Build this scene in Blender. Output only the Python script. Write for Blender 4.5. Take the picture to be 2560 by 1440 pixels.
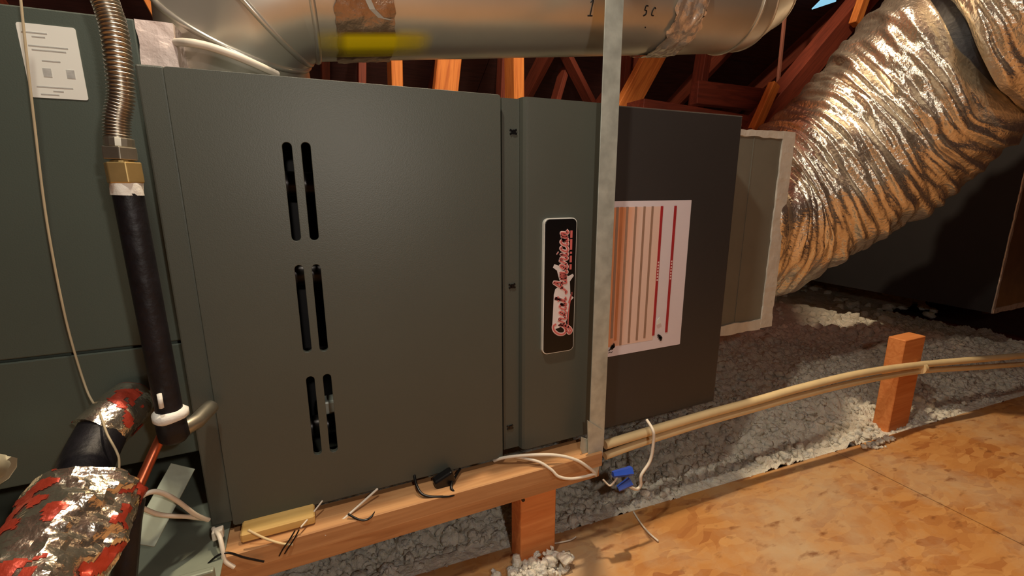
import bpy, bmesh, math, random
import numpy as np
from mathutils import Vector, Matrix, noise
random.seed(7); np.random.seed(7)
S = bpy.context.scene
for o in list(bpy.data.objects): bpy.data.objects.remove(o)
COL = S.collection
PI = math.pi

# ------------------------------------------------------------------ camera, world, light, exposure
CAM_F = 1142.1                       # focal length in pixels of the 2560 x 1440 frame
CAM_C = Vector((0.14320, -0.59753, 0.41250))
RX = Vector((0.91373016, -0.40631856, -0.00155282))
RY = Vector((-0.08907826, -0.1965878, -0.97643141))
RZ = Vector((0.39643694, 0.89233316, -0.21582235))
cd = bpy.data.cameras.new('camera'); cam = bpy.data.objects.new('camera', cd); COL.objects.link(cam)
m = Matrix.Identity(4)
for i in range(3):
    m[i][0] = RX[i]; m[i][1] = -RY[i]; m[i][2] = -RZ[i]; m[i][3] = CAM_C[i]
cam.matrix_world = m
cd.sensor_width = 36; cd.lens = CAM_F / 2560 * 36; cd.clip_start = 0.01
S.camera = cam
w = bpy.data.worlds.new('world'); S.world = w; w.use_nodes = True
w.node_tree.nodes['Background'].inputs[0].default_value = (0.30, 0.12, 0.42, 1)
w.node_tree.nodes['Background'].inputs[1].default_value = 0.02

def lamp(name, loc, energy, color, radius):
    l = bpy.data.lights.new(name, 'POINT'); l.energy = energy; l.color = color; l.shadow_soft_size = radius
    o = bpy.data.objects.new(name, l); o.location = loc; COL.objects.link(o); return o
lamp('attic_bulb', (0.61, 0.06, 2.03), 112, (1.0, 0.80, 0.54), 0.03)
lamp('work_light', (0.09, -0.35, 1.16), 16, (1.0, 0.92, 0.76), 0.03)
lamp('phone_light', (0.24, -0.74, 0.52), 5.8, (1.0, 0.90, 0.79), 0.012)
S.view_settings.view_transform = 'Standard'; S.view_settings.look = 'None'
S.view_settings.exposure = 0.0; S.view_settings.gamma = 1.0; S.view_settings.use_curve_mapping = False

def at(u, v, X=None, Y=None, Z=None):
    """photo pixel -> world point on the plane X=, Y= or Z="""
    d = RX * ((u - 1280) / CAM_F) + RY * ((v - 720) / CAM_F) + RZ
    if Y is not None: t = (Y - CAM_C.y) / d.y
    elif Z is not None: t = (Z - CAM_C.z) / d.z
    else: t = (X - CAM_C.x) / d.x
    return CAM_C + d * t

# ------------------------------------------------------------------ materials
def lin(c): return tuple(((x / 255) / 12.92 if x / 255 <= .04045 else ((x / 255 + .055) / 1.055) ** 2.4) for x in c)
def newmat(name):
    m = bpy.data.materials.new(name); m.use_nodes = True
    return m, m.node_tree, m.node_tree.nodes['Principled BSDF']
def mat(name, rgb, rough=.6, metal=0., var=.12, scale=20., bump=0., bscale=60., stretch=(1, 1, 1), spec=.5, coat=0.):
    m, t, b = newmat(name); N = t.nodes; L = t.links
    c = lin(rgb)
    tc = N.new('ShaderNodeTexCoord'); mp = N.new('ShaderNodeMapping'); mp.inputs['Scale'].default_value = stretch
    L.new(tc.outputs['Object'], mp.inputs['Vector'])
    nz = N.new('ShaderNodeTexNoise'); nz.inputs['Scale'].default_value = scale; nz.inputs['Detail'].default_value = 6
    L.new(mp.outputs[0], nz.inputs['Vector'])
    cr = N.new('ShaderNodeValToRGB')
    cr.color_ramp.elements[0].position = .3; cr.color_ramp.elements[1].position = .7
    cr.color_ramp.elements[0].color = tuple(x * (1 - var) for x in c) + (1,)
    cr.color_ramp.elements[1].color = tuple(min(1, x * (1 + var)) for x in c) + (1,)
    L.new(nz.outputs[0], cr.inputs[0]); L.new(cr.outputs[0], b.inputs['Base Color'])
    b.inputs['Roughness'].default_value = rough; b.inputs['Metallic'].default_value = metal
    b.inputs['Specular IOR Level'].default_value = spec; b.inputs['Coat Weight'].default_value = coat
    if bump:
        n2 = N.new('ShaderNodeTexNoise'); n2.inputs['Scale'].default_value = bscale; n2.inputs['Detail'].default_value = 4
        L.new(mp.outputs[0], n2.inputs['Vector'])
        bp = N.new('ShaderNodeBump'); bp.inputs['Strength'].default_value = bump; bp.inputs['Distance'].default_value = .004
        L.new(n2.outputs[0], bp.inputs['Height']); L.new(bp.outputs[0], b.inputs['Normal'])
    return m
def wood(name, rgb, dark, rough=.7):
    """sawn softwood, grain along local X"""
    m, t, b = newmat(name); N = t.nodes; L = t.links
    tc = N.new('ShaderNodeTexCoord'); mp = N.new('ShaderNodeMapping'); mp.inputs['Scale'].default_value = (3, 45, 45)
    L.new(tc.outputs['Object'], mp.inputs['Vector'])
    nz = N.new('ShaderNodeTexNoise'); nz.inputs['Scale'].default_value = 1.6; nz.inputs['Detail'].default_value = 5; nz.inputs['Distortion'].default_value = 1.2
    L.new(mp.outputs[0], nz.inputs['Vector'])
    cr = N.new('ShaderNodeValToRGB'); cr.color_ramp.elements[0].position = .32; cr.color_ramp.elements[1].position = .62
    cr.color_ramp.elements[0].color = lin(dark) + (1,); cr.color_ramp.elements[1].color = lin(rgb) + (1,)
    L.new(nz.outputs[0], cr.inputs[0]); L.new(cr.outputs[0], b.inputs['Base Color'])
    b.inputs['Roughness'].default_value = rough
    bp = N.new('ShaderNodeBump'); bp.inputs['Strength'].default_value = .25; bp.inputs['Distance'].default_value = .002
    L.new(nz.outputs[0], bp.inputs['Height']); L.new(bp.outputs[0], b.inputs['Normal'])
    return m
def osb_mat():
    m, t, b = newmat('oriented_strand_board'); N = t.nodes; L = t.links
    tc = N.new('ShaderNodeTexCoord')
    cols = []
    prev = None
    for k, (ang, sc, st) in enumerate(((.35, 26, (1, 3.2, 1)), (1.25, 34, (1, 3.6, 1)), (-.5, 44, (1, 3.0, 1)))):
        nz = N.new('ShaderNodeTexNoise'); nz.inputs['Scale'].default_value = 9; nz.inputs['Detail'].default_value = 3
        L.new(tc.outputs['Object'], nz.inputs['Vector'])
        ad = N.new('ShaderNodeMixRGB'); ad.blend_type = 'ADD'; ad.inputs[0].default_value = .07
        L.new(tc.outputs['Object'], ad.inputs[1]); L.new(nz.outputs['Color'], ad.inputs[2])
        mp = N.new('ShaderNodeMapping'); mp.inputs['Rotation'].default_value = (0, 0, ang); mp.inputs['Scale'].default_value = st
        mp.inputs['Location'].default_value = (k * 3.1, k * 1.7, 0)
        L.new(ad.outputs[0], mp.inputs['Vector'])
        v = N.new('ShaderNodeTexVoronoi'); v.inputs['Scale'].default_value = sc * .55
        L.new(mp.outputs[0], v.inputs['Vector'])
        sp = N.new('ShaderNodeSeparateColor'); L.new(v.outputs['Color'], sp.inputs[0])
        cr = N.new('ShaderNodeValToRGB'); e = cr.color_ramp.elements
        e[0].position = 0; e[0].color = lin((188, 124, 64)) + (1,); e[1].position = 1; e[1].color = lin((214, 160, 96)) + (1,)
        x = e.new(.5); x.color = lin((200, 140, 76)) + (1,); x = e.new(.1); x.color = lin((170, 106, 52)) + (1,)
        x = e.new(.85); x.color = lin((204, 146, 82)) + (1,)
        L.new(sp.outputs[0], cr.inputs[0])
        if prev is None: prev = cr.outputs[0]
        else:
            mx = N.new('ShaderNodeMixRGB'); L.new(sp.outputs[1], mx.inputs[0])
            L.new(prev, mx.inputs[1]); L.new(cr.outputs[0], mx.inputs[2]); prev = mx.outputs[0]
    # grey worn dust in large patches
    n3 = N.new('ShaderNodeTexNoise'); n3.inputs['Scale'].default_value = 3.2; n3.inputs['Detail'].default_value = 8; n3.inputs['Roughness'].default_value = .7
    L.new(tc.outputs['Object'], n3.inputs['Vector'])
    cr = N.new('ShaderNodeValToRGB'); cr.color_ramp.elements[0].position = .44; cr.color_ramp.elements[1].position = .74
    L.new(n3.outputs[0], cr.inputs[0])
    mx = N.new('ShaderNodeMixRGB'); L.new(cr.outputs[0], mx.inputs[0]); L.new(prev, mx.inputs[1]); mx.inputs[2].default_value = lin((204, 178, 142)) + (1,)
    # dark flecks and resin stains
    n4 = N.new('ShaderNodeTexNoise'); n4.inputs['Scale'].default_value = 22; n4.inputs['Detail'].default_value = 4
    mp = N.new('ShaderNodeMapping'); mp.inputs['Scale'].default_value = (1, 2.4, 1); mp.inputs['Rotation'].default_value = (0, 0, .3)
    L.new(tc.outputs['Object'], mp.inputs[0]); L.new(mp.outputs[0], n4.inputs['Vector'])
    cr2 = N.new('ShaderNodeValToRGB'); cr2.color_ramp.elements[0].position = .60; cr2.color_ramp.elements[1].position = .73
    cr2.color_ramp.elements[1].color = (.8, .8, .8, 1)
    L.new(n4.outputs[0], cr2.inputs[0])
    mx2 = N.new('ShaderNodeMixRGB'); L.new(cr2.outputs[0], mx2.inputs[0]); L.new(mx.outputs[0], mx2.inputs[1]); mx2.inputs[2].default_value = lin((128, 74, 36)) + (1,)
    L.new(mx2.outputs[0], b.inputs['Base Color']); b.inputs['Roughness'].default_value = .62
    bp = N.new('ShaderNodeBump'); bp.inputs['Strength'].default_value = .3; bp.inputs['Distance'].default_value = .002
    L.new(n4.outputs[0], bp.inputs['Height']); L.new(bp.outputs[0], b.inputs['Normal'])
    return m
def foil(name, rgb, rough=.16, bscale=70., bump=.6, var=.1):
    return mat(name, rgb, rough, 1., var, 25, bump, bscale)

PAINT = mat('grey_enamel', (84, 87, 79), .42, 0, .05, 6, .10, 900, spec=.5)
PAINT_D = mat('dark_grey_enamel', (57, 54, 53), .45, 0, .05, 6, .10, 900, spec=.5)
COILP = mat('green_grey_enamel', (79, 88, 80), .5, 0, .06, 5, .08, 700)
DSTEEL = mat('dim_steel', (70, 66, 66), .35, .6)
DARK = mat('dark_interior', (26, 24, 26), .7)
BLACK = mat('black_plastic', (14, 13, 15), .3)
BLACKPIPE = mat('black_iron', (22, 20, 26), .5, .2, .4, 60, .3, 90)
GALV = mat('galvanised_duct', (226, 220, 206), .34, .74, .12, 5, .08, 14)
GALV_S = mat('galvanised_strap', (196, 202, 192), .5, .4, .22, 40, .12, 50)
STEEL = mat('stainless', (196, 190, 178), .32, 1., .1, 50)
NUT = mat('nickel_nut', (178, 172, 156), .38, .9, .1, 50)
BRASS = mat('brass', (204, 176, 118), .42, .8, .12, 50)
COPPER = mat('copper', (196, 104, 72), .36, .85, .15, 60)
TEFLON = mat('white_putty', (238, 236, 228), .7, 0, .06, 60, .4, 90)
WHITE = mat('white_wire', (232, 222, 206), .45, 0, .04)
PAPER = mat('white_paper', (238, 238, 230), .6, 0, .02)
INK = mat('grey_ink', (184, 184, 180), .7, 0, .15, 200)
MARK = mat('black_marker', (18, 16, 18), .6)
FOIL = foil('flex_duct_foil', (242, 232, 214), .25, 110, .7); FOIL.node_tree.nodes['Principled BSDF'].inputs['Metallic'].default_value = .9
FOILT = foil('foil_tape', (232, 220, 206), .26, 60, .8); FOILT.node_tree.nodes['Principled BSDF'].inputs['Metallic'].default_value = .6
FOILW = foil('wrapped_foil', (232, 222, 204), .2, 55, .8); FOILW.node_tree.nodes['Principled BSDF'].inputs['Metallic'].default_value = .95
BOARD = mat('duct_board', (126, 122, 108), .62, .0, .08, 12, .1, 60)
MASTIC = mat('white_mastic', (226, 220, 206), .75, 0, .08, 30, .5, 70)
PINKFOIL = mat('creased_tape', (232, 212, 204), .45, .1, .12, 40, .8, 70)
PLASTER = mat('cable_sheath', (232, 208, 160), .5, 0, .06, 30)
OSB = osb_mat()
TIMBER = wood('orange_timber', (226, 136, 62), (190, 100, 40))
TIMBER_DIM = wood('dim_timber', (136, 60, 40), (106, 44, 30))  # darker copy of the timber, shade put into the colour of dim pieces
TIMBER_P = wood('pale_timber', (206, 156, 106), (180, 128, 82))
PINKW = wood('pink_batten_wood', (196, 130, 110), (170, 104, 90))
TIMBER_O = wood('post_timber', (232, 150, 86), (214, 126, 64))
BLOCKW = wood('yellow_timber', (232, 194, 120), (212, 168, 92))
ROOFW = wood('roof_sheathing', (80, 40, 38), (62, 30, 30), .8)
INSUL = mat('loose_insulation', (232, 224, 208), .95, 0, .12, 60, .9, 260); b0 = INSUL.node_tree.nodes['Principled BSDF']; b0.inputs['Subsurface Weight'].default_value = .5; b0.inputs['Subsurface Radius'].default_value = (1, .8, .6); b0.inputs['Subsurface Scale'].default_value = .008
BLUEW = mat('blue_plastic', (44, 84, 196), .4)
YEL = mat('plain_yellow', (246, 214, 14), .4, .25, .05)
PEACH = None
CREAM = mat('cream_plastic', (216, 206, 178), .45)
SHEETG = mat('dull_sheet_metal', (150, 158, 142), .5, .35, .15, 15, .4, 20)
REDP = mat('red_print', (178, 66, 48), .38, .4, .25, 40, .6, 60)
REDB = mat('red_bar_ink', (176, 44, 50), .6); GREYB = mat('brown_bar_ink', (166, 134, 114), .6, 0, .08, 60); ORB = mat('orange_bar_ink', (212, 138, 92), .6)
LETTER_R = mat('red_letter', (214, 108, 104), .4); LETTER_W = mat('pink_white_letter', (244, 206, 200), .4); MAPW = mat('white_print', (236, 226, 224), .45)
CHROME = mat('bright_trim', (236, 236, 228), .3, .1)
BLUEGLASS, t_, b_ = newmat('daylight_gap'); b_.inputs['Emission Color'].default_value = (.35, .75, 1, 1); b_.inputs['Emission Strength'].default_value = .8; b_.inputs['Base Color'].default_value = (.1, .3, .5, 1)

# ------------------------------------------------------------------ builders
def new_bm(): return bmesh.new()
def mk(name, bm, mt, parent=None, smooth=False, bevel=0., segs=2):
    """bmesh (world coordinates) -> one mesh object, child of parent"""
    if bevel:
        bmesh.ops.bevel(bm, geom=[e for e in bm.edges if len(e.link_faces) == 2 and e.calc_face_angle(0) > .5], offset=bevel, segments=segs, affect='EDGES', profile=.5)
    me = bpy.data.meshes.new(name); bm.to_mesh(me); bm.free()
    o = bpy.data.objects.new(name, me); me.materials.append(mt); COL.objects.link(o)
    if smooth:
        for p in me.polygons: p.use_smooth = True
        if smooth != 1:
            me.set_sharp_from_angle(angle=smooth)
    setp(o, parent); return o
def gpos(o):
    v = Vector((0, 0, 0))
    while o: v += o.location; o = o.parent
    return v
def setp(o, parent):
    if parent:
        o.parent = parent; o.data.transform(Matrix.Translation(-gpos(parent)))
def tag(o, label, cat=None, group=None):
    o['label'] = label
    if cat: o['category'] = cat
    if group: o['group'] = group
    return o
def thing(name, label, cat, loc=(0, 0, 0), group=None):
    o = bpy.data.objects.new(name, None); o.empty_display_size = .05; COL.objects.link(o); o.location = loc
    return tag(o, label, cat, group)
def struct(o): o['kind'] = 'structure'; return o
def rebase(o):
    """put a single mesh thing's origin at its own centre"""
    me = o.data; n = len(me.vertices); c = np.zeros(n * 3, np.float32); me.vertices.foreach_get('co', c); c = c.reshape(-1, 3)
    mid = Vector(((c.min(0) + c.max(0)) / 2).tolist()); me.transform(Matrix.Translation(-mid)); o.location = mid; return o
def box(bm, lo, hi):
    r = bmesh.ops.create_cube(bm, size=1)['verts']
    for v in r: v.co = Vector([lo[i] + (v.co[i] + .5) * (hi[i] - lo[i]) for i in range(3)])
    return r
def obox(bm, c, ax, ay, az):
    """box centred at c with half-axis vectors"""
    r = bmesh.ops.create_cube(bm, size=2)['verts']; c = Vector(c)
    for v in r: v.co = c + Vector(ax) * v.co.x + Vector(ay) * v.co.y + Vector(az) * v.co.z
def catmull(pts, n=8):
    pts = [Vector(p) for p in pts]; out = []
    m_ = len(pts)
    for i in range(m_ - 1):
        p0 = pts[max(i - 1, 0)]; p1 = pts[i]; p2 = pts[i + 1]; p3 = pts[min(i + 2, m_ - 1)]
        for k in range(n):
            f = k / n
            out.append(.5 * ((2 * p1) + (p2 - p0) * f + (2 * p0 - 5 * p1 + 4 * p2 - p3) * f * f + (3 * p1 - p0 - 3 * p2 + p3) * f ** 3))
    out.append(pts[-1]); return out
def frames(P):
    fr = []; up = None
    for i, p in enumerate(P):
        d = (P[min(i + 1, len(P) - 1)] - P[max(i - 1, 0)]).normalized()
        if up is None:
            up = Vector((0, 0, 1)) if abs(d.z) < .9 else Vector((0, 1, 0))
        a = d.cross(up).normalized(); up = a.cross(d).normalized()
        fr.append((p, d, a, up))
    return fr
def sweep(bm, P, rad, n=10, cap=True, disp=None):
    """tube along points P; rad = number or function(index fraction); disp(i, ang)->extra radius"""
    rings = []; N_ = len(P)
    for i, (p, d, a, u) in enumerate(frames(P)):
        r = rad(i / (N_ - 1)) if callable(rad) else rad
        ring = []
        for k in range(n):
            an = 2 * PI * k / n; rr = r + (disp(i / (N_ - 1), an) if disp else 0)
            ring.append(bm.verts.new(p + (a * math.cos(an) + u * math.sin(an)) * rr))
        rings.append(ring)
    for i in range(N_ - 1):
        for k in range(n):
            bm.faces.new((rings[i][k], rings[i][(k + 1) % n], rings[i + 1][(k + 1) % n], rings[i + 1][k]))
    if cap:
        bm.faces.new(rings[0]); bm.faces.new(list(reversed(rings[-1])))
    bmesh.ops.recalc_face_normals(bm, faces=bm.faces)
def tube(name, pts, r, mt, parent=None, n=8, k=8, smooth=True):
    bm = new_bm(); sweep(bm, catmull(pts, k) if k else [Vector(p) for p in pts], r, n); return mk(name, bm, mt, parent, smooth=.9)
def hexnut(bm, p0, p1, r, n=6, rot=0.):
    sweep_ = [Vector(p0), Vector(p1)]; d = (sweep_[1] - sweep_[0]).normalized()
    a = d.cross(Vector((0, 1, 0))).normalized(); b = d.cross(a)
    R_ = [[bm.verts.new(p + (a * math.cos(2 * PI * k / n + rot) + b * math.sin(2 * PI * k / n + rot)) * r) for k in range(n)] for p in sweep_]
    for k in range(n): bm.faces.new((R_[0][k], R_[0][(k + 1) % n], R_[1][(k + 1) % n], R_[1][k]))
    bm.faces.new(R_[0]); bm.faces.new(list(reversed(R_[1]))); bmesh.ops.recalc_face_normals(bm, faces=bm.faces)
def rrect(x0, z0, x1, z1, r, n=6):
    P = []
    for cx, cz, a0 in ((x1 - r, z1 - r, 0), (x0 + r, z1 - r, PI / 2), (x0 + r, z0 + r, PI), (x1 - r, z0 + r, 1.5 * PI)):
        for k in range(n + 1):
            a = a0 + PI / 2 * k / n; P.append((cx + r * math.cos(a), cz + r * math.sin(a)))
    return P
def plate(name, outline, holes, y0, y1, mt, parent, bevel=0.):
    """flat sheet in the XZ plane from y0 (front) to y1, with holes"""
    cu = bpy.data.curves.new('tmp', 'CURVE'); cu.dimensions = '2D'; cu.fill_mode = 'BOTH'; cu.extrude = (y1 - y0) / 2; cu.bevel_depth = bevel
    for loop in [outline] + holes:
        s = cu.splines.new('POLY'); s.points.add(len(loop) - 1); s.use_cyclic_u = True
        for p, q in zip(s.points, loop): p.co = (q[0], q[1], 0, 1)
    ob = bpy.data.objects.new('tmp', cu); COL.objects.link(ob)
    me = bpy.data.meshes.new_from_object(ob.evaluated_get(bpy.context.evaluated_depsgraph_get()))
    bpy.data.objects.remove(ob); bpy.data.curves.remove(cu)
    me.transform(Matrix.Translation((0, (y0 + y1) / 2, 0)) @ Matrix.Rotation(PI / 2, 4, 'X'))
    me.materials.clear(); me.materials.append(mt); me.name = name
    o = bpy.data.objects.new(name, me); COL.objects.link(o); setp(o, parent); return o
def poly_plate(bm, pts, y0, y1):
    a = [bm.verts.new((x, y0, z)) for x, z in pts]; b = [bm.verts.new((x, y1, z)) for x, z in pts]
    n = len(pts); bm.faces.new(a); bm.faces.new(list(reversed(b)))
    for i in range(n): bm.faces.new((a[i], a[(i + 1) % n], b[(i + 1) % n], b[i]))
    bmesh.ops.recalc_face_normals(bm, faces=bm.faces)
def timber(name, p0, p1, w_, d_, mt, label=None, cat=None, group=None, parent=None, face=(0, 1, 0), bevel=.002):
    """sawn stick from p0 to p1: w_ across (in view plane), d_ deep along 'face'; local X is the grain"""
    p0 = Vector(p0); p1 = Vector(p1); L_ = (p1 - p0).length; d = (p1 - p0).normalized()
    y = Vector(face); y = (y - d * y.dot(d)).normalized(); z = d.cross(y)
    bm = new_bm(); box(bm, (-L_ / 2, -d_ / 2, -w_ / 2), (L_ / 2, d_ / 2, w_ / 2))
    o = mk(name, bm, mt, None, bevel=bevel, segs=1)
    M_ = Matrix.Identity(4)
    for i in range(3): M_[i][0] = d[i]; M_[i][1] = y[i]; M_[i][2] = z[i]; M_[i][3] = (p0[i] + p1[i]) / 2
    o.matrix_world = M_
    if parent: o.parent = parent; o.matrix_world = M_; o.matrix_parent_inverse = Matrix.Translation(-gpos(parent))
    if label: tag(o, label, cat, group)
    return o

# ------------------------------------------------------------------ the setting
Z_OSB = -0.20
floor = struct(bpy.data.objects.new('floor', None)); COL.objects.link(floor); floor.location = (0, 0, Z_OSB)
def osb_edge(x): return 0.047 - .053 * x        # the sheet edge runs almost along the furnace
for (x0, x1, y0) in ((-1.2, 1.235, None), (1.238, 3.7, None)):
    bm = new_bm()
    pts = [(x0, osb_edge(x0)), (x1, osb_edge(x1)), (x1, -1.22), (x0, -1.22)]
    a = [bm.verts.new((x, y, Z_OSB)) for x, y in pts]; b = [bm.verts.new((x, y, Z_OSB - .012)) for x, y in pts]
    bm.faces.new(a); bm.faces.new(b)
    for i in range(4): bm.faces.new((a[i], a[(i + 1) % 4], b[(i + 1) % 4], b[i]))
    bmesh.ops.recalc_face_normals(bm, faces=bm.faces)
    mk('floor_sheet', bm, OSB, floor)
bm = new_bm(); box(bm, (-1.2, -2.44, Z_OSB - .012), (1.2, -1.223, Z_OSB)); mk('floor_sheet', bm, OSB, floor)
bm = new_bm(); box(bm, (1.203, -2.44, Z_OSB - .012), (3.7, -1.223, Z_OSB)); mk('floor_sheet', bm, OSB, floor)
for x in (-.6, .0, .6, 1.2, 1.8, 2.4, 3.0):
    timber('floor_joist', (x, -2.4, Z_OSB - .06), (x, 4.2, Z_OSB - .13), .038, .09, TIMBER_DIM, parent=floor, face=(0, 0, 1))
bm = new_bm(); box(bm, (-3, -3.2, -.33), (5.5, 4.6, -.30)); mk('plasterboard', bm, mat('plasterboard', (120, 100, 90), .9), floor)

ceil = struct(bpy.data.objects.new('ceiling', None)); COL.objects.link(ceil); ceil.location = (0, -.5, 2.75)
def roof(x0, x1, t0, t1, side):
    """one roof board: t runs from the ridge down"""
    bm = new_bm(); y0 = -.5 + side * t0; y1 = -.5 + side * t1; z0 = 2.75 - .62 * t0; z1 = 2.75 - .62 * t1
    vs = [bm.verts.new(p) for p in ((x0, y0, z0), (x1, y0, z0), (x1, y1, z1), (x0, y1, z1), (x0, y0, z0 + .015), (x1, y0, z0 + .015), (x1, y1, z1 + .015), (x0, y1, z1 + .015))]
    for f in ((0, 1, 2, 3), (4, 7, 6, 5), (0, 4, 5, 1), (1, 5, 6, 2), (2, 6, 7, 3), (3, 7, 4, 0)): bm.faces.new([vs[i] for i in f])
    bmesh.ops.recalc_face_normals(bm, faces=bm.faces); mk('roof_sheet', bm, ROOFW, ceil)
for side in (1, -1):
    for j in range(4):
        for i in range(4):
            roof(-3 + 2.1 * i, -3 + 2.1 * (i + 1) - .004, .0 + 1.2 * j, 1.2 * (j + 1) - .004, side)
for i in range(14):
    x = -2.7 + .6 * i
    for side in (1, -1):
        timber('rafter', (x, -.5 + side * .02, 2.75 - .07), (x, -.5 + side * 4.78, 2.75 - .62 * 4.78 - .07), .04, .11, TIMBER_DIM, parent=ceil, face=(0, 0, 1))
for nm, x in (('wall_left', -3.0), ('wall_right', 5.4)):
    bm = new_bm()
    tri = [(-.5, 2.75), (-5.3, -.22), (4.3, -.22)]
    a = [bm.verts.new((x, y, z)) for y, z in tri]; b = [bm.verts.new((x + .02, y, z)) for y, z in tri]
    bm.faces.new(a); bm.faces.new(b)
    for i in range(3): bm.faces.new((a[i], a[(i + 1) % 3], b[(i + 1) % 3], b[i]))
    bmesh.ops.recalc_face_normals(bm, faces=bm.faces); struct(rebase(mk(nm, bm, ROOFW)))

# insulation: a rolling loose bed plus thousands of tufts
def ins_h(x, y):
    v = noise.fractal(Vector((x * 5, y * 5, 3.1)), .9, 2.1, 4) * .016 + noise.noise(Vector((x * 1.7, y * 1.7, 8))) * .018
    rise = .050 * min(1, max(0, (y + .05) / .25))
    v += rise * min(1, max(.35, (x - .5)))
    return -.205 + v
def billow(x, y):
    b = abs(noise.noise(Vector((x * 26, y * 26, 2)))) * .026 + abs(noise.noise(Vector((x * 61, y * 61, 5)))) * .014
    return b + abs(noise.noise(Vector((x * 140, y * 140, 7)))) * .008 + noise.noise(Vector((x * 300, y * 300, 9))) * .0025 - .014
def ins_bed(name, x0, x1, y0f, y1, nx, ny):
    vs = []; fs = []
    for j in range(ny + 1):
        for i in range(nx + 1):
            x = x0 + (x1 - x0) * i / nx; ya = y0f(x); y = ya + (y1 - ya) * (j / ny) ** 1.25
            h = ins_h(x, y)
            z = h + billow(x, y)
            if y < osb_edge(x) + .03: z = max(z, -.201 + .003 * noise.noise(Vector((x * 90, y * 90, 3))))
            vs.append((x, y, z))
    for j in range(ny):
        for i in range(nx):
            a = j * (nx + 1) + i; fs.append((a, a + 1, a + nx + 2, a + nx + 1))
    me = bpy.data.meshes.new(name); me.from_pydata(vs, [], fs); me.materials.append(INSUL)
    for p in me.polygons: p.use_smooth = True
    o = bpy.data.objects.new(name, me); COL.objects.link(o); return o
bed = ins_bed('loose_fill_insulation', -.25, 2.6, lambda x: osb_edge(x) - .002, .62, 900, 170)
far = ins_bed('far_insulation', -1.0, 4.6, lambda x: .60, 3.4, 300, 90)
tag(rebase(bed), 'bed of loose grey fluffy insulation between the joists behind the floor sheets', 'insulation'); bed['kind'] = 'stuff'
setp(far, bed); far['kind'] = 'stuff'
TEMPL = []
for k in range(8):
    bm = new_bm(); bmesh.ops.create_icosphere(bm, subdivisions=2, radius=1)
    for v in bm.verts:
        q = v.co.copy(); v.co *= .62 + .75 * abs(noise.noise(q * 1.9 + Vector((k * 7, 0, 0)))) + .5 * abs(noise.noise(q * 4.5 + Vector((0, k * 5, 0))))
    TEMPL.append((np.array([v.co[:] for v in bm.verts]), np.array([[v.index for v in f.verts] for f in bm.faces]))); bm.free()
def tufts(name, n, pick, rmin, rmax, sub=1):
    V = []; F = []; nv = 0
    for k in range(n):
        x, y, z = pick(); r = rmin + (rmax - rmin) * random.random() ** 2
        base, tri = TEMPL[k % 8]
        q = base * r * np.random.uniform(.65, 1.35, (1, 3))
        a = random.uniform(0, 2 * PI); ca, sa = math.cos(a), math.sin(a)
        q = np.stack([q[:, 0] * ca - q[:, 1] * sa, q[:, 0] * sa + q[:, 1] * ca, q[:, 2] * .8], 1) + (x, y, z)
        V.append(q); F.append(tri + nv); nv += len(base)
    V = np.concatenate(V); F = np.concatenate(F)
    me = bpy.data.meshes.new(name); me.from_pydata(V.tolist(), [], F.tolist()); me.materials.append(INSUL)
    me.polygons.foreach_set('use_smooth', np.ones(len(me.polygons), bool))
    o = bpy.data.objects.new(name, me); COL.objects.link(o); o['kind'] = 'stuff'; return o
def pick_near():
    while 1:
        x = random.uniform(-.1, 2.3); y = osb_edge(x) + .012 + random.random() ** 1.6 * .55
        if x < .9 and y > .25: continue
        return x, y, ins_h(x, y) + billow(x, y) + random.uniform(-.003, .004)
t1 = tufts('insulation_tufts', 4200, pick_near, .003, .0125); setp(t1, bed)
def pick_far():
    x = random.uniform(.2, 3.6); y = random.uniform(.4, 2.6); return x, y, ins_h(x, y)
t2 = tufts('insulation_tufts', 700, pick_far, .012, .03); setp(t2, bed)

# ------------------------------------------------------------------ furnace
FW, FH, FD = 0.846, 0.533, 0.70
fur = thing('furnace', 'long grey horizontal furnace with slotted door, black badge and striped notice', 'furnace', (FW / 2, .35, 0))
bm = new_bm(); T = .003
for lo, hi in (((0, .024, 0), (T, FD, FH)), ((FW - T, .024, 0), (FW, FD, FH)), ((T, .024, 0), (FW - T, FD, T)), ((T, .024, FH - T), (FW - T, FD, FH)), ((T, FD - T, T), (FW - T, FD, FH - T)), ((.40, .026, T), (.404, FD - T, FH - T))):
    box(bm, lo, hi)
mk('casing', bm, PAINT, fur)
bm = new_bm(); box(bm, (0, .0035, 0), (.0238, .0238, FH)); mk('corner_post', bm, PAINT, fur, bevel=.002)
# slotted door: rounded slots are real holes in the sheet
slots = []
sl = []
for (u0, v0, u1, v1) in ((718, 367, 740, 592), (764, 367, 786, 590), (748, 673, 768, 871), (791, 671, 809, 869), (776, 950, 794, 1128), (818, 944, 834, 1121)):
    a = at(u0, v0, Y=0); b = at(u1, v1, Y=0); x = (a.x + b.x) / 2; r = .0055
    slots.append(rrect(x - r, b.z - r, x + r, a.z + r, r - .0001, 6))
    sl.append((x, a.z, b.z))
door = plate('door_panel', rrect(.0246, -.003, .3915, .5315, .003, 3), slots, 0, .0014, PAINT, fur, bevel=.0006)
bm = new_bm()
box(bm, (.0248, .0014, -.0028), (.0262, .0225, .5313)); box(bm, (.390, .0014, -.0028), (.3913, .0225, .5313))
box(bm, (.0262, .0014, .530), (.390, .0225, .5313)); box(bm, (.0262, .0014, -.0028), (.390, .0225, -.0014))
mk('door_flange', bm, PAINT, door)
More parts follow.
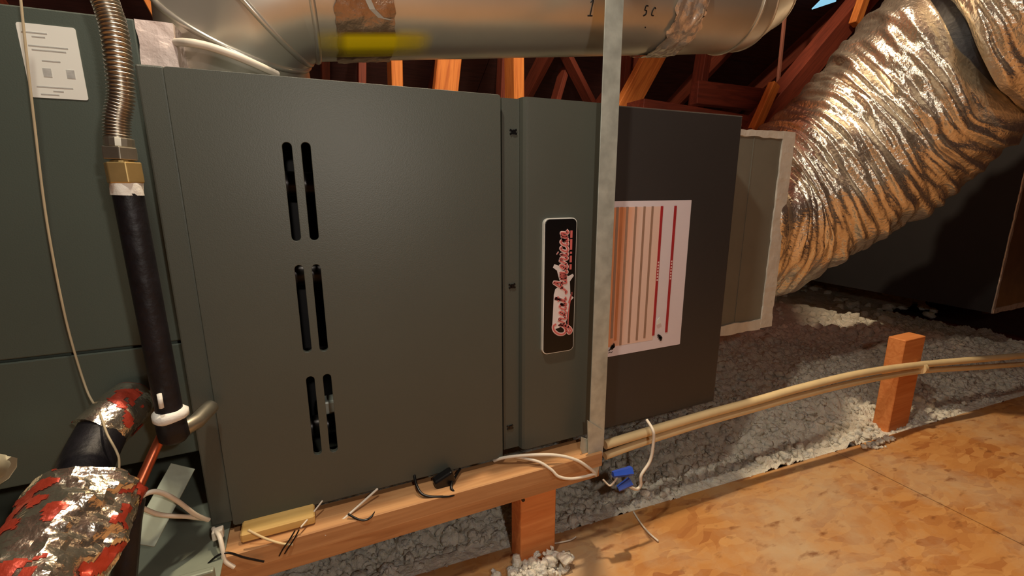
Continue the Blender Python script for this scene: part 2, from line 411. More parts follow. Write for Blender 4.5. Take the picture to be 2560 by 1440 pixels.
for i in range(6):
    x, zt, zb = sl[i]
    bm = new_bm(); P = [Vector((q[0], .001, q[1])) for q in slots[i]]; P.append(P[0].copy())
    for k in range(len(P) - 1):
        a, b = P[k], P[k + 1]; v = [bm.verts.new(p) for p in (a, b, b + Vector((0, .006, 0)), a + Vector((0, .006, 0)))]; bm.faces.new(v)
    mk('slot_lip', bm, PAINT, door)
# dim burner compartment seen through the slots
bm = new_bm(); box(bm, (.027, .16, .004), (.398, .166, .528)); mk('inner_partition', bm, DARK, fur)
for z, mt in ((.42, DSTEEL), (.30, DSTEEL), (.175, DSTEEL), (.07, DSTEEL)):
    bm = new_bm(); sweep(bm, [Vector((.05, .085, z)), Vector((.36, .085, z - .01))], .016, 14); mk('burner_tube', bm, mt, fur, smooth=.7)
bm = new_bm(); box(bm, (.139, .05, .098), (.20, .075, .118)); mk('control_box', bm, GALV_S, fur, bevel=.003)
# recess and centre panel
bm = new_bm(); poly_plate(bm, [(.399, .0), (.4255, .0), (.4255, .531), (.399, .531)], .012, .0235); mk('recess_strip', bm, PAINT, fur)
bm = new_bm()
prof = [(.4258, .0235), (.4258, .010), (.4275, .004), (.431, .0006), (.436, .0), (.5685, .0), (.5715, .002), (.5725, .0235)]
lo = [bm.verts.new((x, y, -.001)) for x, y in prof]; hi = [bm.verts.new((x, y, .5325)) for x, y in prof]
for i in range(len(prof)): bm.faces.new((lo[i], lo[(i + 1) % len(prof)], hi[(i + 1) % len(prof)], hi[i]))
bm.faces.new(lo); bm.faces.new(list(reversed(hi))); bmesh.ops.recalc_face_normals(bm, faces=bm.faces)
mk('control_panel', bm, PAINT, fur, smooth=.5)
bm = new_bm(); box(bm, (.5738, .0015, -.001), (FW - .0008, .0235, .5318)); mk('blower_panel', bm, PAINT_D, fur, bevel=.002)
for (u, v) in ((1283, 330), (1280, 715), (1275, 1068)):
    c = at(u, v, Y=.0115); bm = new_bm()
    for a in (.6, -.5):
        d = Vector((math.cos(a), 0, math.sin(a))); obox(bm, c, d * .006, (0, .0012, 0), Vector((-d.z, 0, d.x)) * .0012)
    obox(bm, c + Vector((.001, -.0006, 0)), (.0022, 0, 0), (0, .0012, 0), (0, 0, .003))
    mk('clip', bm, BLACK, fur)

# ---- badge with script lettering that reads upwards
badge = None
bx0, bx1, bz0, bz1 = .4575, .5125, .159, .3675
badge = plate('badge', rrect(bx0 + .0018, bz0 + .0018, bx1 - .0018, bz1 - .0018, .0065), [], -.0068, -.001, BLACK, fur, bevel=.0008)
plate('badge_rim', rrect(bx0, bz0, bx1, bz1, .008), [rrect(bx0 + .0017, bz0 + .0017, bx1 - .0017, bz1 - .0017, .0066)], -.0062, -.0002, CHROME, badge, bevel=.0003)
def ribbon(bm, pts, wd, y, th=.0004):
    """flat pen stroke in the XZ plane"""
    P = [Vector((p[0], y, p[1])) for p in pts]; n = len(P); ring = []
    for i in range(n):
        d = (P[min(i + 1, n - 1)] - P[max(i - 1, 0)]); d = d.normalized() if d.length > 1e-9 else Vector((1, 0, 0))
        s = Vector((-d.z, 0, d.x)) * wd / 2
        ring.append([bm.verts.new(p) for p in (P[i] + s, P[i] - s, P[i] - s + Vector((0, -th, 0)), P[i] + s + Vector((0, -th, 0)))])
    for i in range(n - 1):
        for k in range(4): bm.faces.new((ring[i][k], ring[i][(k + 1) % 4], ring[i + 1][(k + 1) % 4], ring[i + 1][k]))
    bm.faces.new(ring[0]); bm.faces.new(list(reversed(ring[-1]))); bmesh.ops.recalc_face_normals(bm, faces=bm.faces)
GLY = {
 'G': (1.65, [[(1.45, 1.45), (1.15, 1.85), (.55, 1.7), (.12, 1.05), (.18, .3), (.65, 0), (1.15, .3), (1.42, 1.0), (1.3, .3), (1.15, -.45), (.7, -.85), (.3, -.55), (.75, -.15), (1.7, .25)]]),
 'r': (.92, [[(0, .15), (.22, .8), (.3, 1.08), (.42, .92), (.62, .95), (.55, .4), (.68, .02), (.95, .2)]]),
 'e': (.82, [[(0, .2), (.45, .45), (.6, .8), (.42, 1.02), (.2, .7), (.2, .25), (.45, 0), (.85, .25)]]),
 'a': (1.0, [[(.68, .8), (.42, 1.02), (.14, .6), (.2, .1), (.45, .08), (.66, .5), (.72, .95), (.68, .35), (.8, .02), (1.02, .2)]]),
 't': (.75, [[(0, .2), (.3, .9), (.46, 1.75), (.34, .7), (.4, .08), (.78, .2)], [(.08, 1.2), (.75, 1.28)]]),
 'A': (1.75, [[(0, .25), (.25, .0), (.6, .5), (1.05, 1.5), (1.32, 1.9), (1.34, 1.0), (1.4, .15), (1.75, .15)], [(.55, .72), (1.5, .8)]]),
 'm': (1.3, [[(0, .2), (.16, .98), (.2, .05), (.36, .8), (.52, .98), (.56, .05), (.72, .8), (.9, .98), (.95, .2), (1.08, .0), (1.3, .2)]]),
 'i': (.52, [[(0, .2), (.2, 1.0), (.2, .2), (.34, .0), (.54, .2)], [(.26, 1.4), (.32, 1.5)]]),
 'c': (.78, [[(.62, .82), (.4, 1.02), (.14, .6), (.2, .1), (.45, .0), (.8, .2)]]),
 'n': (.98, [[(0, .2), (.16, .98), (.2, .05), (.38, .82), (.58, .96), (.64, .2), (.76, .0), (1.0, .25)]]),
 ' ': (.45, [])}
def script(text, s0, t0, em, adv=1.0):
    out = []; x = s0
    for ch in text:
        wd, st = GLY[ch]
        for s in st:
            q = [(x + (p[0] + .18 * p[1]) * em, t0 + p[1] * em) for p in s]
            q = [(v.x, v.y) for v in catmull([Vector((a, b, 0)) for a, b in q], 5)]
            out.append((ch, q))
        x += wd * em * adv
    return out, x
bxc = .4965                                                 # text baseline (x), letters' tops point to -X
strokes, xe = script('Great American', 0, 0, 1.0)
em = .163 / xe
strokes, xe = script('Great American', 0, 0, em)
def rot(q): return [(bxc - t, .186 + s) for s, t in q]
# white map of the states behind the words
mapo = [(.0, .86), (.02, .62), (.05, .42), (.12, .30), (.24, .27), (.34, .16), (.40, .20), (.46, .0), (.52, .16), (.62, .18), (.72, .2), (.80, .02), (.83, .06), (.80, .3), (.88, .45), (.90, .58), (.97, .72), (1.0, .92), (.95, .98), (.90, .80), (.80, .72), (.74, .66), (.72, .82), (.66, .70), (.62, .86), (.54, .92), (.40, .93), (.2, .95), (.05, .97)]
bm = new_bm(); m0, m1 = .198, .300
poly_plate(bm, [(.5095 - t * .038, m0 + (m1 - m0) * s) for s, t in mapo], -.0080, -.0070)
bmesh.ops.triangulate(bm, faces=bm.faces); mk('map_outline', bm, MAPW, badge)
bm = new_bm()
for ch, q in strokes: ribbon(bm, rot(q), .0054 if ch in 'GA' else .0050, -.0081)
mk('lettering_outline', bm, LETTER_W, badge)
bm = new_bm()
for ch, q in strokes: ribbon(bm, rot(q), .0024 if ch in 'GA' else .0021, -.0086)
mk('lettering', bm, LETTER_R, badge)
bm = new_bm()
ribbon(bm, rot([(v.x, v.y) for v in catmull([(.004, -.0075, 0), (.02, -.0035, 0), (.05, -.0055, 0), (.068, -.0095, 0), (.052, -.0035, 0)], 5)]), .0018, -.0086)
mk('swash', bm, LETTER_R, badge)
bm = new_bm()
for s0, s1 in ((.104, .112), (.115, .125), (.128, .131), (.134, .150), (.152, .163)):
    box(bm, (bxc + .0042, -.0082, .186 + s0), (bxc + .0078, -.0070, .186 + s1))
mk('small_print_bars', bm, LETTER_R, badge)

# ---- striped notice
no = [at(u, v, Y=.0015) for u, v in ((1528, 504), (1731, 499), (1699, 862), (1506, 895))]
NX0, NX1, NZ0, NZ1 = .577, .7435, .1325, .3905
notice = plate('notice', rrect(NX0, NZ0, NX1, NZ1, .001, 2), [], .0008, .0014, mat('notice_paper', (236, 226, 232), .5, 0, .02), fur)
pm, t_, b_ = newmat('peach_print'); N = t_.nodes; L = t_.links
tc = N.new('ShaderNodeTexCoord'); sx = N.new('ShaderNodeSeparateXYZ'); L.new(tc.outputs['Generated'], sx.inputs[0])
mx = N.new('ShaderNodeMath'); mx.operation = 'MULTIPLY_ADD'; L.new(sx.outputs['X'], mx.inputs[0]); mx.inputs[1].default_value = 1.0
mz = N.new('ShaderNodeMath'); mz.operation = 'MULTIPLY'; L.new(sx.outputs['Z'], mz.inputs[0]); mz.inputs[1].default_value = -.22; L.new(mz.outputs[0], mx.inputs[2])
cr = N.new('ShaderNodeValToRGB'); cr.color_ramp.elements[0].position = 0; cr.color_ramp.elements[0].color = lin((236, 160, 112)) + (1,); cr.color_ramp.elements[1].position = .38; cr.color_ramp.elements[1].color = lin((244, 212, 196)) + (1,)
L.new(mx.outputs[0], cr.inputs[0]); L.new(cr.outputs[0], b_.inputs['Base Color']); b_.inputs['Roughness'].default_value = .5
bm = new_bm(); box(bm, (.5835, .0004, .150), (.6790, .0009, .3810)); mk('printed_field', bm, pm, notice)
bars = [(.5905, .0045, GREYB, .165), (.5985, .0048, ORB, .160), (.6095, .0042, GREYB, .150), (.6265, .0040, GREYB, .152), (.6435, .0042, GREYB, .154), (.6600, .0042, GREYB, .156), (.6795, .0050, REDB, .158), (.7085, .0052, REDB, .160)]
for x, wd, mt, zb in bars:
    bm = new_bm(); box(bm, (x - wd / 2, -.0002, zb), (x + wd / 2, .0004, .3815)); mk('printed_bar', bm, mt, notice)
for x, z0, z1 in ((.6795, .255, .290), (.7085, .255, .290)):
    bm = new_bm(); n_ = 7
    for k in range(n_):
        zz = z0 + (z1 - z0) * (k + .2) / n_; box(bm, (x - .0013, -.0006, zz), (x + .0013, -.0002, zz + .003))
    mk('bar_lettering', bm, LETTER_W, notice)
for (u, v, s) in ((1531, 868, 1.), (1649, 845, 1.)):
    c = at(u, v, Y=.0); bm = new_bm()
    for k in range(9):
        a = random.uniform(0, PI); r = random.uniform(.003, .0055) * s; d = Vector((math.cos(a), 0, math.sin(a)))
        cc = c + Vector((random.uniform(-.003, .003), -.0001, random.uniform(-.004, .004)))
        ribbon(bm, [(cc.x - d.x * r, cc.z - d.z * r), (cc.x, cc.z + .001), (cc.x + d.x * r, cc.z + d.z * r)], .0016, -.0003)
    mk('black_figure', bm, MARK, notice)
c = at(1526, 881, Y=0); bm = new_bm(); ribbon(bm, [(c.x - .004, c.z - .001), (c.x - .0015, c.z + .001), (c.x + .0015, c.z - .001), (c.x + .004, c.z + .001)], .001, -.0001); mk('black_figure', bm, MARK, notice)
c = at(1645, 803, Y=0); bm = new_bm(); poly_plate(bm, [(c.x - .004, c.z - .006), (c.x + .005, c.z - .003), (c.x + .001, c.z + .007), (c.x - .003, c.z + .003)], -.0022, -.0006); mk('torn_flap', bm, PAPER, notice)

# ------------------------------------------------------------------ coil cabinet on the left
coil = thing('coil_cabinet', 'taller green-grey metal cabinet left of the furnace with a white sticker', 'cabinet', (-.4, .3, -.03))
bm = new_bm(); box(bm, (-.80, .046, .088), (-.003, .62, .5835)); mk('cabinet_body', bm, COILP, coil, bevel=.002)
bm = new_bm(); box(bm, (-.80, .04, .2335), (-.003, .0455, .5835)); mk('upper_panel', bm, COILP, coil, bevel=.0015)
bm = new_bm(); box(bm, (-.80, .04, .086), (-.003, .0455, .2300)); mk('lower_panel', bm, COILP, coil, bevel=.0015)
st = plate('sticker', rrect(-.0965, .5005, -.0520, .5685, .002, 3), [], .0391, .0397, PAPER, coil)
for z, w0, w1 in ((.560, .003, .022), (.5565, .010, .020), (.548, .006, .036), (.5445, .008, .034), (.535, .014, .028), (.5105, .006, .034), (.507, .018, .026), (.5035, .008, .022)):
    bm = new_bm(); box(bm, (-.0965 + w0, .0387, z), (-.0965 + w1, .0391, z + .0009)); mk('print_line', bm, INK, st)
for x in (-.0835, -.0655):
    bm = new_bm(); box(bm, (x, .0387, .5205), (x + .0065, .0391, .5285)); mk('print_square', bm, INK, st, bevel=0)
# foil-taped flange on the corner
bm = new_bm(); box(bm, (-.0028, .041, .5345), (.031, .34, .584)); bmesh.ops.subdivide_edges(bm, edges=bm.edges[:], cuts=9, use_grid_fill=True)
for v in bm.verts:
    v.co += Vector((noise.noise(v.co * 60), noise.noise(v.co * 60 + Vector((5, 0, 0))), .0)) * .0022 + Vector((0, 0, 0))
    v.co.z = max(v.co.z, .5338); v.co.x = max(v.co.x, -.0028)
o = mk('taped_flange', bm, PINKFOIL, coil, smooth=.6); o['label'] = 'corner flange wrapped in creased pale foil tape'
for (u, v, y) in ((213, 48, .039), (384, 72, .033)):
    c = at(u, v, Y=y); bm = new_bm(); hexnut(bm, c + Vector((0, -.003, 0)), c + Vector((0, .003, 0)), .0042, 8); hexnut(bm, c + Vector((0, -.006, 0)), c + Vector((0, -.003, 0)), .0026, 6); mk('screw', bm, BLACK, coil)

def px(l): return [at(u, v, Y=y) for u, v, y in l]
# ------------------------------------------------------------------ gas line
gas = thing('gas_line', 'gas line: corrugated steel hose above a thick black pipe beside the furnace', 'pipe', at(425, 1040, Y=-.06))
P = catmull(px([(238, -60, -.05), (262, 0, -.052), (284, 70, -.055), (297, 160, -.06), (303, 240, -.06), (293, 300, -.06), (294, 352, -.06)]), 40)
bm = new_bm(); sweep(bm, P, .0095, 16, disp=lambda f, a: .0011 * math.sin(f * 2 * PI * 46)); mk('flexible_connector', bm, STEEL, gas, smooth=1)
bm = new_bm(); hexnut(bm, at(297, 345, Y=-.06), at(299, 368, Y=-.06), .0112, 16); hexnut(bm, at(299, 368, Y=-.06), at(303, 400, Y=-.06), .0138, 6, .3); mk('flare_nut', bm, NUT, gas, bevel=.0008)
bm = new_bm(); hexnut(bm, at(304, 400, Y=-.06), at(306, 408, Y=-.06), .009, 16); hexnut(bm, at(306, 406, Y=-.06), at(316, 458, Y=-.06), .0145, 6, .1); mk('brass_adapter', bm, BRASS, gas, bevel=.001)
bm = new_bm(); sweep(bm, [at(315, 455, Y=-.06), at(317, 466, Y=-.06), at(320, 488, Y=-.06)], .0122, 20, disp=lambda f, a: .0006 * math.sin(a * 5 + f * 9)); mk('thread_tape', bm, TEFLON, gas, smooth=.8)
bm = new_bm(); sweep(bm, [at(320 + 103 * k / 8, 484 + 540 * k / 8, Y=-.06) for k in range(9)], .0117, 20); mk('black_nipple', bm, BLACKPIPE, gas, smooth=.8)
bm = new_bm(); c = at(424, 1036, Y=-.06)
sweep(bm, [c + Vector((0, 0, .006)), c + Vector((0, 0, .003)), c + Vector((0, 0, -.003)), c + Vector((0, 0, -.006))], lambda f: .0158 if .2 < f < .8 else .0125, 20, disp=lambda f, a: .001 * math.sin(3 * a + 1)); mk('putty_ring', bm, TEFLON, gas, smooth=1)
bm = new_bm(); sweep(bm, [c + Vector((0, 0, -.005)), c + Vector((0, 0, -.012)), c + Vector((.001, 0, -.026)), c + Vector((.001, 0, -.03))], lambda f: .0135 if f < .9 else .010, 16); mk('tee_fitting', bm, BLACKPIPE, gas, smooth=.8)
bm = new_bm(); d0 = at(446, 1078, Y=-.055); sweep(bm, [d0, d0 + Vector((.014, .012, .002)), d0 + Vector((.022, .045, .002))], .0085, 14); mk('inlet_elbow', bm, NUT, gas, smooth=.8)
bm = new_bm(); a = at(398, 985, Y=-.076); sweep(bm, [a, at(404, 1020, Y=-.076)], .0022, 8); mk('putty_drip', bm, TEFLON, gas, smooth=1)

# ------------------------------------------------------------------ wire hanging in front of the cabinet
o = tube('hanging_wire', px([(46, -60, .0), (60, 80, .0), (85, 300, .005), (118, 560, .01), (165, 800, .015), (215, 970, .012), (248, 1030, -.02), (268, 1085, -.05), (292, 1130, -.06), (298, 1160, -.062), (292, 1228, -.065)]), .0011, mat('pale_wire', (188, 172, 142), .5))
tag(rebase(o), 'thin pale wire hanging down across the green-grey cabinet front', 'wire')

# ------------------------------------------------------------------ refrigerant lines
ln = thing('suction_line', 'thick bent refrigerant line wrapped in shiny foil with red print', 'pipe', at(120, 1440, Y=-.15))
def crumple(amp, sc):
    return lambda p: amp * (noise.noise(p * sc) + .6 * abs(noise.noise(p * sc * 2.3)))
P = catmull(px([(322, 1012, .03), (285, 1045, .0), (246, 1085, -.015)]), 14)
bm = new_bm(); sweep(bm, P, .026, 28)
for v in bm.verts: v.co += Vector((1, .3, .6)) * crumple(.005, 40)(v.co)
mk('upper_wrap', bm, FOILW, ln, smooth=.5)
P = catmull(px([(258, 1075, -.012), (215, 1165, -.05), (200, 1245, -.085)]), 12)
bm = new_bm(); sweep(bm, P, .023, 24); o = mk('unlit_stretch', bm, BLACKPIPE, ln, smooth=1); o['label'] = 'unlit stretch of the line, coloured black between the foil wraps'  # black colour stands for the unlit middle of the wrapped line
P = catmull(px([(222, 1225, -.08), (190, 1300, -.105), (130, 1390, -.135), (60, 1500, -.165), (10, 1600, -.18)]), 14)
bm = new_bm(); sweep(bm, P, .043, 48)
for v in bm.verts: v.co += Vector((1, -.2, .5)) * (crumple(.008, 34)(v.co) + crumple(.003, 100)(v.co))
low = mk('lower_wrap', bm, FOILW, ln, smooth=.4)
# red print: real patches lifted from the wrap's own surface
def red_patches(src, sel):
    me = src.data; bm = new_bm(); bm.from_mesh(me)
    bmesh.ops.subdivide_edges(bm, edges=bm.edges[:], cuts=1, use_grid_fill=True)
    off = src.matrix_parent_inverse.translation + gpos(src)
    bm.normal_update()
    kill = [f for f in bm.faces if not sel(f.calc_center_median() + off)]
    bmesh.ops.delete(bm, geom=kill, context='FACES')
    for v in bm.verts: v.co += v.normal * .0007 + off
    return bm
bm = red_patches(low, lambda p: noise.noise(Vector((p.x * 22, p.y * 22, p.z * 50))) + .5 * noise.noise(p * 90) > .24)
mk('red_print', bm, REDP, low, smooth=.6)
up = [o for o in ln.children if o.name.startswith('upper_wrap')][0]
bm = red_patches(up, lambda p: noise.noise(p * 34 + Vector((1, 7, 2))) + .5 * noise.noise(p * 90) > .26)
mk('red_print', bm, REDP, up, smooth=.6)

o = tube('liquid_line', px([(404, 1090, -.05), (385, 1130, -.055), (343, 1225, -.075), (330, 1265, -.085)]), .0052, COPPER); tag(rebase(o), 'bare copper tube leaning beside the foil-wrapped line', 'pipe')
o = tube('insulated_tube', px([(332, 1250, -.086), (322, 1310, -.095), (316, 1380, -.1), (306, 1500, -.11)]), .0105, BLACKPIPE); tag(rebase(o), 'black foam tube running down right of the foil-wrapped line', 'pipe')
o = tube('drain_pipe', px([(-60, 1168, -.03), (-20, 1172, .0), (12, 1178, .0)]), .0150, CREAM); tag(rebase(o), 'cream plastic pipe end at the far left edge', 'pipe')
# secondary drain pan and its hanger strip
pan = thing('drain_pan', 'dull grey crumpled sheet-metal drain pan under the cabinet', 'pan', (-.1, .1, -.03))
bm = new_bm()
gx, gy = 26, 14
vs = [[None] * (gy + 1) for _ in range(gx + 1)]
for i in range(gx + 1):
    for j in range(gy + 1):
        x = -.34 + .358 * i / gx; y = -.075 + .35 * j / gy; z = -.009 + .004 * noise.noise(Vector((x * 22, y * 22, 0))) - .004
        vs[i][j] = bm.verts.new((x, y, z))
for i in range(gx):
    for j in range(gy): bm.faces.new((vs[i][j], vs[i + 1][j], vs[i + 1][j + 1], vs[i][j + 1]))
ed = [vs[i][0] for i in range(gx + 1)]
for i in range(gx):
    a = ed[i]; b = ed[i + 1]; c1 = bm.verts.new(b.co + Vector((0, -.004, -.022))); d1 = bm.verts.new(a.co + Vector((0, -.004, -.022)))
    bm.faces.new((a, b, c1, d1))
bmesh.ops.remove_doubles(bm, verts=bm.verts, dist=.0004); bmesh.ops.solidify(bm, geom=bm.faces[:], thickness=.0012)
mk('pan_sheet', bm, SHEETG, pan, smooth=.6)
bm = new_bm(); rim = at(440, 1395, Y=-.062); box(bm, (-.34, -.083, -.012), (.016, -.0745, .006)); mk('pan_rim', bm, SHEETG, pan, bevel=.002)
a = at(458, 1165, Y=.0); b = at(352, 1362, Y=-.055)
o = timber('hanger_strip', a, b, .026, .0015, SHEETG, 'pale green-grey metal strip leaning on the drain pan', 'strip', face=(.3, .9, .4), bevel=.0004)

# ------------------------------------------------------------------ rail, posts, cables
o = timber('support_rail', (-.75, -.012, -.0285), (.556, -.012, -.0285), .0265, .052, TIMBER_P, 'pale wooden rail running under the front of the furnace', 'rail', face=(0, 1, 0), bevel=.0015)
bm = new_bm(); box(bm, (-.75, -.030, -.066), (.556, .012, -.042)); o = mk('lower_batten', bm, TIMBER_P, None, bevel=.001); rl = [x for x in COL.objects if x.name == 'support_rail'][0]
o.parent = rl; o.matrix_parent_inverse = rl.matrix_world.inverted()
for nm, pts, r in (('upper', [(1512, 1112, -.010), (1600, 1085, -.010), (1750, 1040, -.012), (1885, 1003, -.014), (2000, 970, -.022), (2150, 934, -.033), (2300, 912, -.034), (2450, 898, -.06), (2620, 884, -.08)], .0082),
                   ('lower', [(1512, 1140, -.009), (1600, 1108, -.009), (1750, 1060, -.011), (1885, 1022, -.013), (2000, 990, -.021), (2150, 954, -.032), (2300, 928, -.0325), (2450, 918, -.058), (2620, 906, -.078)], .0068)):
    o = tube('cable', px(pts), r, PLASTER, n=12)
    tag(rebase(o), 'thicker beige cable, ' + nm + ' of the two running right past the tall post' if nm == 'upper' else 'thinner beige cable, lower of the two running right past the tall post', 'cable', 'beige cables along the rail')
c = at(2302, 920, Y=-.034); bm = new_bm(); sweep(bm, [c + Vector((-.006, 0, .0)), c + Vector((.006, 0, 0))], .0145, 14); o = mk('cable_tie', bm, PLASTER, None, smooth=.6); tag(rebase(o), 'small collar holding both beige cables at the tall post', 'tie')
p = thing('wood_post', 'tall orange wood post standing at the floor edge right of the furnace', 'post', at(2215, 1085, Y=-.0))
bm = new_bm(); a = at(2187, 1085, Y=-.075); b = at(2236, 846, Y=-.075)
tilt = b.x - a.x
obx = new_bm(); r_ = bmesh.ops.create_cube(obx, size=1)['verts']
for v in r_:
    v.co = Vector((1.4915 + v.co.x * .089, -.002 + v.co.y * .037, -.21 + (v.co.z + .5) * .256))
bm.free(); mk('post_body', obx, TIMBER_O, p, bevel=.0015, segs=1)
p = thing('wood_post', 'short orange wood post under the rail, half buried in insulation', 'post', at(1335, 1310, Y=-.0))
bm = new_bm(); box(bm, (.414, -.022, -.25), (.478, .016, -.067)); mk('post_body', bm, TIMBER_O, p, bevel=.0015, segs=1)
c = at(1308, 1250, Y=-.023); bm = new_bm(); sweep(bm, [c + Vector((0, .002, 0)), c + Vector((0, -.0012, 0))], .0028, 10); mk('nail_head', bm, BLACK, p)

# block and bits under the door
a = at(755, 1290, Y=-.02); o = None
o = timber('wood_block', (.034, .012, -.0075), (.118, .012, -.0075), .013, .075, BLOCKW, 'yellow wood block lying on the rail beneath the slotted door', 'block')
def wire(name, pts, r, mt, label, cat='wire', group=None, k=8, n=8):
    o = tube(name, px(pts), r, mt, n=n, k=k); tag(rebase(o), label, cat, group); return o
wire('pale_rod', [(752, 1318, -.036), (776, 1290, -.02), (806, 1252, -.004)], .0011, WHITE, 'shorter pale thin rod leaning on the rail under the door', 'rod')
wire('pale_rod', [(812, 1338, -.037), (870, 1288, -.025), (944, 1222, -.004)], .0016, WHITE, 'longer pale thin rod leaning on the rail under the door', 'rod')
wire('pale_wire', [(620, 1325, -.034), (660, 1345, -.037), (700, 1358, -.0385), (732, 1362, -.0385)], .0015, PLASTER, 'pale thin wire lying over the yellow block onto the rail', 'wire')
wire('black_wire_loop', [(1035, 1182, .004), (1042, 1215, -.016), (1060, 1238, -.03), (1100, 1242, -.036), (1136, 1236, -.036), (1128, 1214, -.025), (1150, 1172, .002)], .0020, BLACK, 'black wire loop hanging under the door onto the rail, right one')
wire('black_wire_loop', [(870, 1285, -.03), (895, 1298, -.037), (915, 1300, -.039), (932, 1288, -.036), (944, 1268, -.02)], .0014, BLACK, 'small black wire loop on the rail, left of the bigger loop')
bm = new_bm(); c = at(1110, 1200, Y=-.012); obox(bm, c, (.014, 0, .006), (0, .008, 0), (-.003, 0, .010)); o = mk('black_plug', bm, BLACK, None, bevel=.003); tag(rebase(o), 'black plastic plug tucked under the door edge', 'plug')
wire('black_wire', [(738, 1326, -.035), (722, 1352, -.0395), (708, 1372, -.0415), (698, 1390, -.0415)], .0009, BLACK, 'thin black wire crossing the rail, left of a matching one', 'wire')
wire('black_wire', [(748, 1324, -.035), (734, 1350, -.0395), (720, 1371, -.0415), (712, 1384, -.0415)], .0009, BLACK, 'thin black wire crossing the rail, right of a matching one', 'wire')
wire('black_wire', [(505, 1425, -.044), (540, 1392, -.043), (570, 1382, -.042), (612, 1394, -.042), (660, 1404, -.042)], .0013, BLACK, 'black wire curling on the rail left of the yellow block', 'wire')
wire('white_wire', [(335, 1262, -.075), (362, 1236, -.07), (396, 1230, -.06), (440, 1250, -.045), (488, 1286, -.028), (520, 1300, -.012)], .0026, WHITE, 'upper white wire arching behind the metal strip to the furnace corner')
wire('white_wire', [(352, 1268, -.066), (390, 1284, -.055), (430, 1290, -.045), (470, 1292, -.03), (522, 1299, -.01)], .0024, WHITE, 'lower white wire running to the furnace corner')
wire('white_wire', [(533, 1322, -.006), (548, 1340, -.03), (556, 1372, -.040), (562, 1402, -.0425), (585, 1418, -.0425)], .0026, WHITE, 'white wire dropping from the furnace bottom corner onto the rail')
bm = new_bm(); c = at(545, 1333, Y=-.016); obox(bm, c, (.006, 0, .001), (0, .005, 0), (0, 0, .006)); o = mk('white_clip', bm, WHITE, None, bevel=.0015); tag(rebase(o), 'small white clip at the lower left corner of the door', 'clip')
# wires by the strap
wire('white_wire', [(1235, 1152, .006), (1262, 1144, -.006), (1320, 1138, -.02), (1390, 1138, -.035), (1440, 1150, -.045), (1470, 1168, -.05), (1487, 1182, -.05)], .0026, WHITE, 'upper white wire looping from under the furnace to the strap foot')
wire('white_wire', [(1290, 1142, -.008), (1345, 1154, -.03), (1378, 1174, -.042), (1396, 1191, -.048), (1425, 1197, -.05), (1460, 1192, -.05), (1488, 1184, -.05)], .0024, WHITE, 'lower white wire sagging between furnace and strap foot')
wire('white_wire', [(1617, 1050, -.03), (1632, 1075, -.05), (1634, 1100, -.053), (1626, 1150, -.055), (1603, 1188, -.057), (1602, 1212, -.057), (1590, 1223, -.057), (1567, 1212, -.056)], .0026, WHITE, 'white wire hanging in a hook right of the strap foot')
wire('white_wire', [(1508, 1199, -.052), (1524, 1214, -.056), (1535, 1205, -.06), (1543, 1193, -.06)], .0015, WHITE, 'short white wire end bent beside the blue connector')
for (u, v, du, dv, y, lab) in ((1532, 1186, 46, -9, -.062, 'upper blue wire connector lying by the strap foot'), (1545, 1222, 32, -18, -.06, 'lower blue wire connector lying by the strap foot')):
    bm = new_bm(); a = at(u, v, Y=y); b = at(u + du, v + dv, Y=y - .004)
    sweep(bm, [a, a.lerp(b, .3), a.lerp(b, .8), b], lambda f: .0045 + .0035 * f, 10, disp=lambda f, an: .0007 * math.cos(an * 5)); o = mk('wire_connector', bm, BLUEW, None, smooth=.6); tag(rebase(o), lab, 'connector', 'blue wire connectors')
# loose wire and tuft on the floor sheet
def pz(l, z): return [at(u, v, Z=z) for u, v in l]
o = tube('floor_wire', pz([(1584, 1280), (1602, 1308), (1622, 1332), (1646, 1353)], Z_OSB + .003), .0017, WHITE); tag(rebase(o), 'short white wire end on the floor sheet right of the strap', 'wire')
o = tube('floor_wire', pz([(1372, 1360), (1400, 1356), (1426, 1350), (1440, 1342)], Z_OSB + .003), .0012, WHITE); tag(rebase(o), 'faint thin wire on the floor sheet beside the short post', 'wire')
c = at(1330, 1420, Z=Z_OSB + .006)
o = tufts('insulation_scrap', 34, lambda: (c.x + random.gauss(0, .006), c.y + random.gauss(0, .007), c.z + random.uniform(-.002, .005)), .003, .007); del o['kind']; tag(rebase(o), 'white insulation scrap lying on the floor sheet below the short post', 'insulation')
c2 = at(1330, 1352, Y=-.036)
t3 = tufts('insulation_tufts', 150, lambda: (c2.x + random.gauss(0, .032), c2.y - .010 + random.gauss(0, .012), Z_OSB + random.uniform(.0, .022)), .003, .012); setp(t3, bed)
c3 = at(2200, 1082, Y=-.045)
t4 = tufts('insulation_tufts', 30, lambda: (c3.x + random.gauss(0, .02), c3.y + random.gauss(0, .006), Z_OSB + random.uniform(.0, .012)), .004, .009); setp(t4, bed)

